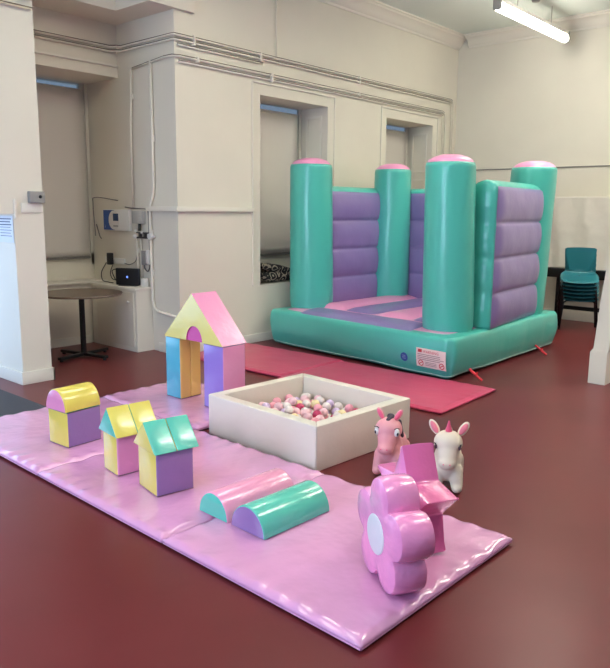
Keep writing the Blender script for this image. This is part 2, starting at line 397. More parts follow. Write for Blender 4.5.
# junction boxes
def jbox(name, y, z, w, h, d, m, label):
    t = thing(name, label, 'box', (5.099, y, z)); b = BM(); add_box(b, -d, 0, -w/2, w/2, -h/2, h/2, bevel=.006); link('casing', b, m, t, True)
    b = BM(); add_box(b, -d-.008, -d, -w/2*.8, w/2*.8, -h/2*.8, h/2*.8, bevel=.003); link('lid', b, m, t, True)
    return t
jbox('junction_box', 7.16, 1.60, .2, .15, .06, mat('box_grey', (186, 182, 176), .4), 'pale grey junction box right of the blue and white meter')
jbox('fuse_box', 7.05, 1.12, .11, .17, .05, GREYP, 'grey fuse box hanging beneath the cable cluster in alcove')
jbox('switch_box', 6.985, 1.13, .05, .17, .05, WHITEP, 'narrow white switch box right of the grey fuse box')
t = thing('cable_connector', 'cluster of dark clamps with white round connectors beneath junction box', 'connector', (5.06, 7.1, 1.37))
b = BM(); add_box(b, -.01, .03, -.14, .11, -.02, .0, bevel=.004); add_box(b, -.01, .03, -.14, .1, .04, .055, bevel=.004); add_box(b, -.01, .02, -.08, -.05, -.02, .05); add_box(b, -.01, .02, .02, .05, -.02, .05); link('clamp', b, mat('dark_clamp', (72, 68, 66), .5), t)
for yy, zz, rr in ((.12, 0, .028), (.1, .07, .018), (-.02, .05, .015)):
    b = BM(); add_ell(b, (-.01, yy, zz), (rr, rr*1.2, rr)); link('plug', b, WHITEP, t)
b = BM(); add_tube(b, [(.0, -.14, .01), (.0, -.25, .01)], .014); link('sleeve', b, WHITEP, t)
b = BM(); add_lathe(b, [(0, -.02), (.035, -.02), (.035, .02), (0, .02)], 16); bmesh.ops.rotate(b, verts=b.verts, cent=(0, 0, 0), matrix=Matrix.Rotation(PI/2, 3, 'Y')); bmesh.ops.translate(b, verts=b.verts, vec=(-.02, -.2, .01)); link('round_boss', b, WHITEP, t, True)
# socket strip
t = thing('power_socket', 'white double wall socket with black plug left of router', 'socket', (5.099, 7.72, 1.05))
b = BM(); add_box(b, -.03, 0, -.22, .12, -.035, .035, bevel=.006); link('faceplate', b, WHITEP, t, True)
b = BM(); add_box(b, -.09, -.03, .0, .07, -.05, .10, bevel=.01); link('plug', b, BLACKP, t, True)
jbox('outlet', 7.88, 1.06, .07, .07, .03, WHITEP, 'single white outlet at the left end above cabinet')
def cable(pts, r, m, label, name='cable'):
    b = BM(); p0 = Vector(pts[0]); add_tube(b, [p-p0 for p in catmull([Vector(p) for p in pts])], r, 6)
    o = link(name, b, m, None); o.location = p0; tag(o, label, 'cable'); return o
GC = mat('grey_cable', (110, 103, 98), .5); BC = mat('black_cable', (35, 33, 35), .5)
cable([(5.08, 7.45, 1.72), (5.08, 7.3, 1.705), (5.08, 7.05, 1.70), (5.08, 6.985, 1.66), (5.08, 6.975, 1.4), (5.08, 6.98, 1.05), (5.08, 7.02, .96), (5.08, 7.08, .99), (5.08, 7.09, 1.03)], .008, GC, 'dark grey cable looping over meter and down to the fuse box')
cable([(5.08, 8.13, 1.35), (5.08, 8.16, 1.75), (5.08, 8.10, 1.84), (5.08, 7.6, 1.80)], .005, GC, 'thin grey cable arching beside the alcove blind', 'cable')
cable([(5.08, 8.1, 1.5), (5.07, 8.02, 1.36), (5.07, 7.98, 1.32)], .007, GC, 'short grey cable hook hanging at the edge of alcove blind')
cable([(5.03, 7.69, 1.0), (5.0, 7.70, .9), (4.98, 7.62, .83), (4.99, 7.5, .85), (5.0, 7.55, .95), (5.0, 7.66, .93), (4.99, 7.6, .85), (4.97, 7.5, .79), (4.95, 7.46, .79)], .006, BC, 'black power cable curled between the plug and router')
cable([(5.05, 7.86, 1.02), (5.0, 7.9, .9), (4.98, 7.85, .80), (4.96, 7.7, .79), (4.97, 7.6, .785)], .006, BC, 'black cable dropping from outlet down to the cabinet top')
cable([(5.08, 7.50, 1.03), (5.08, 7.4, 1.02), (5.08, 7.28, 1.06), (5.08, 7.24, 1.13), (5.08, 7.22, 1.3)], .005, GC, 'thin grey cable from the socket rising to the connector cluster')
pipe('riser_pipe', [(5.07, 7.21, 1.34), (5.07, 7.205, .80)], .012, 'pale riser pipe rising from behind the router', [(5.08, 7.21, 1.2)])
pipe('riser_pipe', [(5.07, 7.13, 1.34), (5.07, 7.13, .80)], .009, 'thinner riser pipe right of the other one behind the router', [])
pipe('riser_pipe', [(5.06, 7.13, 1.54), (5.06, 7.14, 1.44)], .018, 'stubby dark gland under the junction box', [], 'gland', BC)
# round table
t = thing('round_table', 'round brown-topped pedestal table with black cross base in the alcove', 'table', (4.28, 7.2, 0))
b = BM(); add_lathe(b, [(0, .725), (.43, .725), (.455, .728), (.46, .738), (.455, .75), (0, .75)], 56); link('tabletop', b, WOODT, t, True)
b = BM(); add_lathe(b, [(0, .70), (.2, .70), (.2, .724), (0, .724)], 20); link('support_plate', b, BLACKM, t, True)
b = BM(); add_lathe(b, [(0, .05), (.032, .05), (.032, .70), (0, .70)], 20); link('column', b, BLACKM, t, True)
for k in range(4):
    a = math.radians(12) + k*PI/2
    b = BM(); r_ = Matrix.Rotation(a, 4, 'Z')
    add_box(b, .02, .36, -.03, .03, .022, .055, bevel=.008); bmesh.ops.transform(b, matrix=r_, verts=b.verts); f = link('foot', b, BLACKM, t, True)
    b = BM(); add_lathe(b, [(0, 0), (.02, 0), (.02, .022), (0, .022)], 12, c=(.33*math.cos(a), .33*math.sin(a), 0)); link('foot_pad', b, BLACKP, f)
# sensor on pillar
t = thing('wall_sensor', 'small grey sensor box on the near left pillar', 'sensor', (3.40, 6.449, 1.80))
b = BM(); add_box(b, -.085, .07, -.05, 0, -.055, .055, bevel=.008); link('casing', b, GREYP, t, True)
b = BM(); add_lathe(b, [(0, 0), (.016, 0), (.014, .01), (0, .012)], 16); bmesh.ops.rotate(b, verts=b.verts, cent=(0, 0, 0), matrix=Matrix.Rotation(PI/2, 3, 'X')); bmesh.ops.translate(b, verts=b.verts, vec=(.02, -.05, .005)); link('lens', b, BLACKP, t, 'all')
# notice
t = thing('notice_sheet', 'printed white notice pinned to the bluish jamb at far left', 'notice', (3.165, 6.60, 1.50))
b = BM(); add_box(b, -.002, 0, -.14, .14, -.125, .125); link('paper', b, PAPER, t)
b = BM()
for i in range(7):
    add_box(b, -.003, -.0021, -.11+.02*(i % 2), .12, .10-.027*i-(.010 if i < 3 else .005), .10-.027*i)
link('printed_lines', b, INK, t)

# cushion on sill
t = thing('patterned_cushion', 'folded black and white patterned cushion on window sill', 'cushion', (6.86, 6.68, .74))
m = bpy.data.materials.new('patterned_cloth'); m.use_nodes = True; nt = m.node_tree; bs = nt.nodes['Principled BSDF']; bs.inputs['Roughness'].default_value = .9
tc = nt.nodes.new('ShaderNodeTexCoord'); vo = nt.nodes.new('ShaderNodeTexVoronoi'); vo.inputs['Scale'].default_value = 9; vo.feature = 'F1'
mm = nt.nodes.new('ShaderNodeMath'); mm.operation = 'SINE'; m2 = nt.nodes.new('ShaderNodeMath'); m2.operation = 'MULTIPLY'; m2.inputs[1].default_value = 16
cr = nt.nodes.new('ShaderNodeValToRGB'); cr.color_ramp.interpolation = 'CONSTANT'; cr.color_ramp.elements[0].color = lin((28, 26, 26)); cr.color_ramp.elements[1].position = .5; cr.color_ramp.elements[1].color = lin((160, 148, 130))
nt.links.new(tc.outputs['Object'], vo.inputs['Vector']); nt.links.new(vo.outputs['Distance'], m2.inputs[0]); nt.links.new(m2.outputs[0], mm.inputs[0]); nt.links.new(mm.outputs[0], cr.inputs[0]); nt.links.new(cr.outputs[0], bs.inputs['Base Color'])
def pillow(b, cx, cz, w, d, h, tilt):
    def pt(u, v, s):
        x = (u*2-1); y = (v*2-1); k = ((1-x**4)*(1-y**4))**.5
        wob = .01*noise.noise(Vector((u*4, v*4, s*3+cz)))
        return Vector((cx + x*w*(1-.06*y*y), y*d, cz + s*h*k + wob + tilt*x))
    for s in (1, -1):
        add_grid(b, 16, 12, lambda u, v: pt(u, v, s))
    bmesh.ops.remove_doubles(b, verts=b.verts, dist=.004)
b = BM(); pillow(b, 0, .08, .38, .2, .075, -.004); link('lower_fold', b, m, t, 'all')
b = BM(); pillow(b, -.02, .185, .33, .18, .06, -.05); link('upper_fold', b, m, t, 'all')

# ================================================================== CEILING LIGHT
t = thing('ceiling_light', 'long white fluorescent tube light hung from ceiling on short chains', 'light', (9.80, 4.47, 4.3))
TUBE = mat('lit_tube', (255, 255, 250), .4, emit=((255, 250, 238), 14))
b = BM(); add_box(b, -1.1, 1.1, -.05, .05, .02, .07, bevel=.01); link('housing', b, WHITEP, t, True)
b = BM(); add_tube(b, [(-1.09, 0, -.03), (1.09, 0, -.03)], .055, 20); link('diffuser', b, TUBE, t)
for s in (-1, 1):
    b = BM(); add_box(b, s*1.115-.02, s*1.115+.02, -.055, .055, -.07, .075, bevel=.012); link('end_cap', b, mat('cap_grey', (150, 150, 145), .5), t, True)
for x in (-.55, .55):
    b = BM(); add_tube(b, [(x, 0, .07), (x, 0, .315)], .005, 6); link('chain', b, GREYP, t)
b = BM(); add_lathe(b, [(0, .26), (.05, .26), (.07, .315), (0, .315)], 20); link('ceiling_rose', b, GREYP, t, 'all')

# ================================================================== MATS
def puffy_mat(name, cx, cy, sx, sy, h, rotz, m, side, label, group=None, seed=0, wr=.004, pucker=.006):
    t = thing(name, label, 'mat', (cx, cy, 0), rotz, group)
    b = BM(); nx, ny = 72, 72
    def pt(u, v):
        # denser rows close to the edges
        f = lambda s: .5-.5*math.cos(PI*s) if False else s
        x = (u-.5)*sx; y = (v-.5)*sy
        ed = min(u*sx, (1-u)*sx, v*sy, (1-v)*sy)
        k = min(1, ed/.03); edge = math.sqrt(max(0, 1-(1-k)**2))
        al = (y if min(u*sx, (1-u)*sx) < min(v*sy, (1-v)*sy) else x)
        pk = pucker*math.exp(-ed/.06)*(math.sin(al*38+seed+2.5*math.sin(al*5+seed))*1.1+noise.noise(Vector((al*9, seed, 2))))
        wv = wr*noise.noise(Vector((x*2.2+seed, y*2.2, seed))) + wr*.6*noise.noise(Vector((x*6+seed, y*3, seed+4)))
        return Vector((x, y, h-.014*(1-edge)+ (pk*edge + wv*min(1, ed/.15))))
    g = add_grid(b, nx, ny, pt)
    per = [g[i][0] for i in range(nx+1)] + [g[nx][j] for j in range(1, ny+1)] + [g[i][ny] for i in range(nx-1, -1, -1)] + [g[0][j] for j in range(ny-1, 0, -1)]
    prev = per
    for off, z in ((.006, h*.62), (.004, h*.3), (-.004, .012)):
        cur = []
        for v in per:
            x, y = v.co.x, v.co.y
            ox = off*(1 if x >= sx/2-1e-4 else -1 if x <= -sx/2+1e-4 else 0); oy = off*(1 if y >= sy/2-1e-4 else -1 if y <= -sy/2+1e-4 else 0)
            cur.append(b.verts.new((x+ox, y+oy, z)))
        n = len(per)
        for k in range(n): b.faces.new((prev[k], prev[(k+1) % n], cur[(k+1) % n], cur[k]))
        prev = cur
    b.faces.new(prev)
    link('cover', b, m, t, 'all')
    b = BM(); add_box(b, -sx/2+.01, sx/2-.01, -sy/2+.01, sy/2-.01, 0, .011); link('base_sheet', b, MATBASE, t)
    b = BM(); q = .002
    add_tube(b, [(-sx/2-q, -sy/2-q, h*.32), (sx/2+q, -sy/2-q, h*.32), (sx/2+q, sy/2+q, h*.32), (-sx/2-q, sy/2+q, h*.32), (-sx/2-q, -sy/2-q, h*.32)], .005, 6, cap=False)
    link('piping', b, side, t)
    return t
YAW = math.radians(-1.29)
ax = Vector((math.cos(YAW), math.sin(YAW), 0)); ay = Vector((-math.sin(YAW), math.cos(YAW), 0))
O0 = Vector((2.005, 1.47, 0))
PG = 'pink play mats laid in a long row'
labels = ['nearest glossy pink play mat, carrying the flower and star', 'middle pink play mat, carrying the half cylinders and green-roofed cube', 'far left pink play mat, carrying the barrel-topped cube']
MH = .05
ys = [(0, 1.280), (1.300, 2.615), (2.635, 3.97)]
for i, (a, c_) in enumerate(ys):
    c = O0 + ax*.632 + ay*((a+c_)/2)
    puffy_mat('play_mat', c.x, c.y, 1.255, c_-a, MH, YAW, LILAC, MATSIDE, labels[i], PG, seed=i*3.7+1)
c = O0 + ax*(1.28+.465) + ay*(2.62+.675)
puffy_mat('play_mat', c.x, c.y, .91, 1.33, MH, YAW, LILAC, MATSIDE, 'pink play mat behind the row, under the tall arch blocks', PG, seed=14)
puffy_mat('crash_mat', 5.58, 3.88, 1.05, 1.86, .035, math.radians(1.5), REDM, REDM, 'crimson mat in front of inflatable, nearest the warning label', 'crimson landing mats', 5, .003, .002)
puffy_mat('crash_mat', 5.60, 5.60, 1.05, 1.54, .035, math.radians(1.5), REDM, REDM, 'crimson mat in front of inflatable, nearest the window wall', 'crimson landing mats', 8, .003, .002)
b = BM(); add_box(b, -.9, .9, -.7, .7, 0, .008, bevel=.003); o = link('door_mat', b, mat('doormat', (62, 62, 68), .95, .6, 150, .004), None, loc=(2.02, 6.14, 0)); tag(o, 'dark grey flat mat on floor at left edge of view', 'mat')

# ================================================================== SOFT BLOCKS
def block(name, label, cat, loc, rot, size, mats, facemats, group=None, bev=.012, z0=0):
    t = thing(name, label, cat, loc, rot, group); sx, sy, sz = size
    b = BM(); add_box(b, -sx/2, sx/2, -sy/2, sy/2, z0, z0+sz, bevel=bev, seg=3, mats=facemats); link('cover', b, mats, t, True)
    # stitched piping along the lower rim
    e = bev*.25
    for z in (z0+.004, z0+sz-.004):
        b = BM(); P = [(-sx/2+e, -sy/2+e, z), (sx/2-e, -sy/2+e, z), (sx/2-e, sy/2-e, z), (-sx/2+e, sy/2-e, z), (-sx/2+e, -sy/2+e, z)]
        add_tube(b, P, .0024, 6, cap=False)
        link('seam', b, mat('seam_dark', (110, 92, 100), .6), t)
    return t
def prism(name, label, loc, rot, L, W_, H, mend, mslope, gap=True):
    """ridge along local x; ends at +-x"""
    t = thing(name, label, 'soft block', loc, rot)
    hw = W_/2
    parts = ((-L/2, -.0015), (.0015, L/2)) if gap else ((-L/2, L/2),)
    for k, (x0, x1) in enumerate(parts):
        b = BM()
        a = [b.verts.new((x0, y, z)) for y, z in ((-hw, 0), (hw, 0), (0, H))]; c = [b.verts.new((x1, y, z)) for y, z in ((-hw, 0), (hw, 0), (0, H))]
        f = b.faces.new(a); f.material_index = 0
        f = b.faces.new(c); f.material_index = 0
        for i in range(3):
            f = b.faces.new((a[i], a[(i+1) % 3], c[(i+1) % 3], c[i])); f.material_index = 1
        bmesh.ops.bevel(b, geom=b.edges[:], offset=.007, segments=3, profile=.6, affect='EDGES')
        b.normal_update()
        for f in b.faces:
            f.material_index = 0 if abs(f.normal.x) > .72 else 1
        link('roof_half' if gap else 'cover', b, [mend, mslope], t, True)
    return t
def halfcyl(name, label, loc, rot, L, r, h, mend, mside, seam=False):
    t = thing(name, label, 'soft block', loc, rot); b = BM(); n = 22; prof = []
    prof = [(r*math.cos(PI*k/n), h*math.sin(PI*k/n)) for k in range(n+1)]
    prof = [(y*1.0, z) for y, z in prof]
    rings = []
    for x, s in ((-L/2, .955), (-L/2+.003, .985), (-L/2+.01, 1), (L/2-.01, 1), (L/2-.003, .985), (L/2, .955)):
        rings.append([(x, y*s, .002+z*s) for y, z in prof])
    add_loft(b, rings, mi=1, capmi=(0, 0)); link('cover', b, [mend, mside], t, True)
    return t
Zm = MH+.002
B1 = math.radians(3)
# block axes: local -x faces world -x (towards the left), local -y faces the camera side
YC, PC, TC = 0, 1, 2
block('cube_block', 'yellow and purple cube with barrel-shaped half cylinder on top', 'soft block', (2.545, 4.443, Zm), math.radians(3), (.275, .235, .252), [YEL, PUR, TEA], {'-x': 0, '+x': 0, '-y': 1, '+y': 1, '+z': 2, '-z': 2})
halfcyl('half_cylinder_block', 'yellow half cylinder with pink end lying on a cube', (2.540, 4.443, Zm+.256), math.radians(4), .29, .118, .15, PNK, YEL)
block('cube_block', 'yellow and pink cube under the yellow gabled roof', 'soft block', (2.48, 3.70, Zm), math.radians(-8), (.24, .20, .252), [YEL, PNK], {'-x': 0, '+x': 0, '-y': 1, '+y': 1, '+z': 0, '-z': 0})
prism('roof_block', 'yellow gabled roof block with teal triangular end', (2.495, 3.70, Zm+.256), math.radians(-8), .30, .265, .17, TEA, YEL)
block('cube_block', 'yellow and purple cube under the green gabled roof', 'soft block', (2.457, 3.275, Zm), math.radians(-11), (.24, .25, .258), [YEL, PUR], {'-x': 0, '+x': 0, '-y': 1, '+y': 1, '+z': 0, '-z': 0})
prism('roof_block', 'green gabled roof block with yellow triangular end', (2.462, 3.275, Zm+.262), math.radians(-11), .29, .30, .165, YEL, TEA)
# half cylinders lying on the mat
halfcyl('half_cylinder_block', 'pink half cylinder with teal end lying behind the teal one', (2.625, 2.735, Zm), math.radians(-2), .52, .122, .135, TEA, ROSE)
halfcyl('half_cylinder_block', 'teal half cylinder with purple end lying on the pink mat', (2.61, 2.462, Zm), math.radians(-2), .50, .13, .14, PUR, TEA)
# tall arch
AH = .545
block('column_block', 'slim upright block with blue end under left foot of arch', 'soft block', (3.820, 4.872, Zm), 0, (.115, .205, AH), [CYA, GOLD], {'-x': 0, '+x': 1, '-y': 1, '+y': 1, '+z': 0, '-z': 0})
block('column_block', 'slim golden upright block behind the blue-ended one', 'soft block', (3.937, 4.872, Zm), 0, (.115, .205, AH), [GOLD], {}, None)
block('column_block', 'violet and pink upright block under right foot of arch', 'soft block', (3.883, 4.33, Zm), 0, (.25, .25, AH), [VIO, PNK], {'-x': 0, '+x': 0, '-y': 1, '+y': 1, '+z': 0, '-z': 0})
t = thing('arch_roof_block', 'yellow gabled arch block with pink slopes on tall columns', 'soft block', (3.883, 4.585, Zm+AH+.003))
b = BM()
hw, hh, L = .385, .405, .27; ra = .105; n = 14
outl = [(-hw, 0)] + [(-ra*math.cos(PI*k/n)*1.0, 1.25*ra*math.sin(PI*k/n)) for k in range(n+1)] + [(hw, 0)]
outer = []
arc = outl[1:-1]
def side(x):
    vb = [b.verts.new((x, y-.025, z)) for y, z in arc]; l = b.verts.new((x, -hw, 0)); r_ = b.verts.new((x, hw, 0)); a = b.verts.new((x, 0, hh)); return vb, l, r_, a
A1, A2 = side(-L/2), side(L/2)
for (vb, l, r_, a) in (A1, A2):
    mid = n//2
    for k in range(mid): b.faces.new((l, vb[k], vb[k+1])) if False else b.faces.new((vb[k], vb[k+1], l if k < mid*0 else a if k > mid//2 else l)) 
    b.faces.new((l, vb[mid//2+1], a))
    for k in range(mid, n):
        b.faces.new((vb[k], vb[k+1], a if k < n-mid//2-1 else r_))
    b.faces.new((r_, vb[n-mid//2-1], a))
for f in b.faces: f.material_index = 0
for k in range(n):
    f = b.faces.new((A1[0][k], A1[0][k+1], A2[0][k+1], A2[0][k])); f.material_index = 2
for p, q in ((1, 3), (3, 2)):
    f = b.faces.new((A1[p], A1[q], A2[q], A2[p])); f.material_index = 1
f = b.faces.new((A1[1], A1[0][0], A2[0][0], A2[1])); f.material_index = 0
f = b.faces.new((A1[2], A1[0][-1], A2[0][-1], A2[2])); f.material_index = 0
link('cover', b, [PYEL, PNK, MAG], t, False)
b = BM(); add_loft(b, [[(x, y*.985-.025, z*.985) for y, z in arc] for x in (-L/2+.012, L/2-.012)]); link('arch_infill', b, MAG, t, False)

# ================================================================== BALL PIT
t = thing('ball_pit', 'square cream padded ball pit holding pastel balls', 'ball pit', (3.885, 3.385, 0), math.radians(-3))
PX, PY, PH, PW = 1.03, 1.14, .315, .085
hx, hy, g_ = PX/2, PY/2, .0012
C4o = [(-hx, -hy), (hx, -hy), (hx, hy), (-hx, hy)]; C4i = [(-hx+PW, -hy+PW), (hx-PW, -hy+PW), (hx-PW, hy-PW), (-hx+PW, hy-PW)]
for i in range(4):
    j = (i+1) % 4; q4 = [Vector(C4o[i]), Vector(C4o[j]), Vector(C4i[j]), Vector(C4i[i])]
    tg = (q4[1]-q4[0]).normalized(); q4 = [q4[0]+tg*g_, q4[1]-tg*g_, q4[2]-tg*g_, q4[3]+tg*g_]
    b = BM(); lo = [b.verts.new((v.x, v.y, 0)) for v in q4]; hi = [b.verts.new((v.x, v.y, PH)) for v in q4]
    b.faces.new(lo[::-1]); b.faces.new(hi)
    for k in range(4): b.faces.new((lo[k], lo[(k+1) % 4], hi[(k+1) % 4], hi[k]))
    bmesh.ops.bevel(b, geom=b.edges[:], offset=.008, segments=3, profile=.6, affect='EDGES')
    link('padded_wall', b, CREAM, t, True)
b = BM(); add_box(b, -PX/2+PW+.003, PX/2-PW-.003, -PY/2+PW+.003, PY/2-PW-.003, 0, .03, bevel=.006); link('floor_pad', b, CREAM, t, True)
balls = [('white', mat('ball_white', (232, 222, 214), .35)), ('pale pink', mat('ball_palepink', (240, 196, 202), .35)), ('pink', mat('ball_pink', (236, 160, 172), .35)),
         ('lilac', mat('ball_lilac', (214, 190, 222), .35)), ('cream yellow', mat('ball_yellow', (232, 212, 160), .35)), ('crimson', mat('ball_crimson', (190, 46, 92), .35))]
wts = [34, 28, 14, 12, 9, 7]
br = .036
bmeshes = {}
for nm, m_ in balls:
    b = BM(); add_lathe(b, [(br*math.sin(PI*k/12), -br*math.cos(PI*k/12)) for k in range(13)], 20); 
    me = bpy.data.meshes.new('ball'); bmesh.ops.recalc_face_normals(b, faces=b.faces); b.to_mesh(me); b.free(); me.materials.append(m_)
    for p in me.polygons: p.use_smooth = True
    bmeshes[nm] = me
pts = []
inx, iny = PX/2-PW-br-.004, PY/2-PW-br-.004
def tryball(lx, ly, z0, dmin=2*br):
    z = z0
    for _ in range(200):
        if all((lx-p[0])**2+(ly-p[1])**2+(z-p[2])**2 >= (dmin*.99)**2 for p in pts): return z
        z += .003
        if z > .26: return None
    return None
rnd = random.Random(3)
tries = 0
while len(pts) < 235 and tries < 40000:
    tries += 1
    lx = rnd.uniform(-inx, inx); ly = rnd.uniform(-iny, iny)
    z = tryball(lx, ly, .031+br)
    cap_ = .165 + .06*math.exp(-((lx+.06)**2+(ly-.12)**2)/.10)
    if z is not None and z < cap_: pts.append((lx, ly, z))
rz = Matrix.Rotation(math.radians(-3), 3, 'Z')
lay = {'white': 'white', 'pale pink': 'pale pink', 'pink': 'rose pink', 'lilac': 'lilac', 'cream yellow': 'cream yellow', 'crimson': 'crimson'}
for i, p in enumerate(pts):
    nm = rnd.choices([q[0] for q in balls], wts)[0]
    o = bpy.data.objects.new('play_ball', bmeshes[nm]); COL.objects.link(o)
    o.location = Vector((3.885, 3.385, 0)) + rz @ Vector(p)
    q_ = 'front' if p[0]+.9*p[1]*-1 < -.9e9 else None
    zone = ('left' if p[1] > abs(p[0]) else 'near' if p[1] < -abs(p[0])*1.0 and p[0] < 0 else 'right' if p[1] < -abs(p[0]) else 'near' if p[0] < 0 else 'far')
    zt = {'left': 'towards the wall by the tall arch', 'near': 'behind the pale side facing the pink mats', 'right': 'towards the side by the pony', 'far': 'towards the crimson mats'}[zone]
    tag(o, '%s plastic ball in the cream pit, %s' % (lay[nm], zt), 'ball', '%s balls in the pit %s' % (lay[nm], zt))

# ================================================================== FLOWER and STAR
def puff_extrude(name, outline, th, parent, mats, round_=.02, bulge=.012):
    """outline: list of (x,z); depth along y from -th/2 to th/2"""
    b = BM(); rings = []
    k1 = 1
    def ring(y, s): return [(x*s, y, z*s) for x, z in outline]
    h = th/2; rr = round_
    R0 = max(math.hypot(x, z) for x, z in outline)
    def ins(d):
        # inset towards the inside using vertex normals
        n = len(outline); out = []
        for i in range(n):
            a = Vector(outline[i-1]); c = Vector(outline[(i+1) % n]); tg = (c-a).normalized(); nr = Vector((tg.y, -tg.x))
            out.append((outline[i][0]-nr.x*d, outline[i][1]-nr.y*d))
        return out
    seq = [(-h-bulge, .4), (-h-bulge*.8, .62), (-h-bulge*.3, None)]
    i2 = ins(rr); i1 = ins(rr*.3)
    def mk(o, y): return [(x, y, z) for x, z in o]
    rings = [mk([(x*.45, z*.45) for x, z in i2], -h-bulge), mk([(x*.75, z*.75) for x, z in i2], -h-bulge*.8), mk(i2, -h), mk(i1, -h+rr*.3), mk(outline, -h+rr),
             mk([(x*1.01, z*1.01) for x, z in outline], 0), mk(outline, h-rr), mk(i1, h-rr*.3), mk(i2, h), mk([(x*.75, z*.75) for x, z in i2], h+bulge*.8), mk([(x*.45, z*.45) for x, z in i2], h+bulge)]
    R_ = [[b.verts.new(p) for p in r] for r in rings]; n = len(outline)
    for j, (a, c) in enumerate(zip(R_, R_[1:])):
        for k in range(n):
            f = b.faces.new((a[k], a[(k+1) % n], c[(k+1) % n], c[k])); f.material_index = 0 if (j < 3 or j > 6) else len(mats)-1
    for r_, y in ((R_[0], -h-bulge), (R_[-1], h+bulge)):
        cv = b.verts.new((0, y, 0))
        for k in range(n): b.faces.new((r_[k], r_[(k+1) % n], cv))
    return link(name, b, mats, parent, True)
# outline going counter-clockwise so the normal (ty,-tx) points outwards
fo = []; d, rp = .158, .104
for i in range(150):
    a = PI/2 + 2*PI*i/150; best = 0
    for k in range(5):
        ca = PI/2 + 2*PI*k/5; cx, cz = d*math.cos(ca), d*math.sin(ca)
        bb = cx*math.cos(a)+cz*math.sin(a); disc = bb*bb-(d*d-rp*rp)
        if disc >= 0: best = max(best, bb+math.sqrt(disc))
    fo.append((best*math.cos(a), best*math.sin(a)))
FR = math.radians(-121)
zf = d*math.sin(math.radians(54))+rp
t = thing('soft_flower', 'thick pink five-petal foam flower with white centre, standing upright', 'foam toy', (2.472, 1.642, MH+.005), FR)
o = puff_extrude('petals', fo, .165, t, [FLW], .024, .005); o.location = (0, 0, zf)
b = BM(); add_lathe(b, [(0, .008), (.07, .007), (.088, .004), (.091, 0), (0, 0)], 40); bmesh.ops.rotate(b, verts=b.verts, cent=(0, 0, 0), matrix=Matrix.Rotation(PI/2, 3, 'X'))
bmesh.ops.translate(b, verts=b.verts, vec=(0, -.0872, zf)); link('centre_disc', b, PALE, t, True)
so = []; R0, r0 = .284, .138
corners = [((R0 if k % 2 == 0 else r0)*math.cos(PI/2+PI*k/5), (R0 if k % 2 == 0 else r0)*math.sin(PI/2+PI*k/5)) for k in range(10)]
for k in range(10):
    a = Vector(corners[k]); c = Vector(corners[(k+1) % 10])
    for s in (.03, .12, .35, .65, .88, .97): so.append(tuple(a.lerp(c, s)))
zs = R0*math.cos(math.radians(36))
t = thing('soft_star', 'thick pink foam star standing behind the flower', 'foam toy', (2.868, 1.782, MH+.006), math.radians(-119))
o = puff_extrude('star_body', so, .175, t, [STM, STS], .012, .008); o.location = (0, 0, zs)

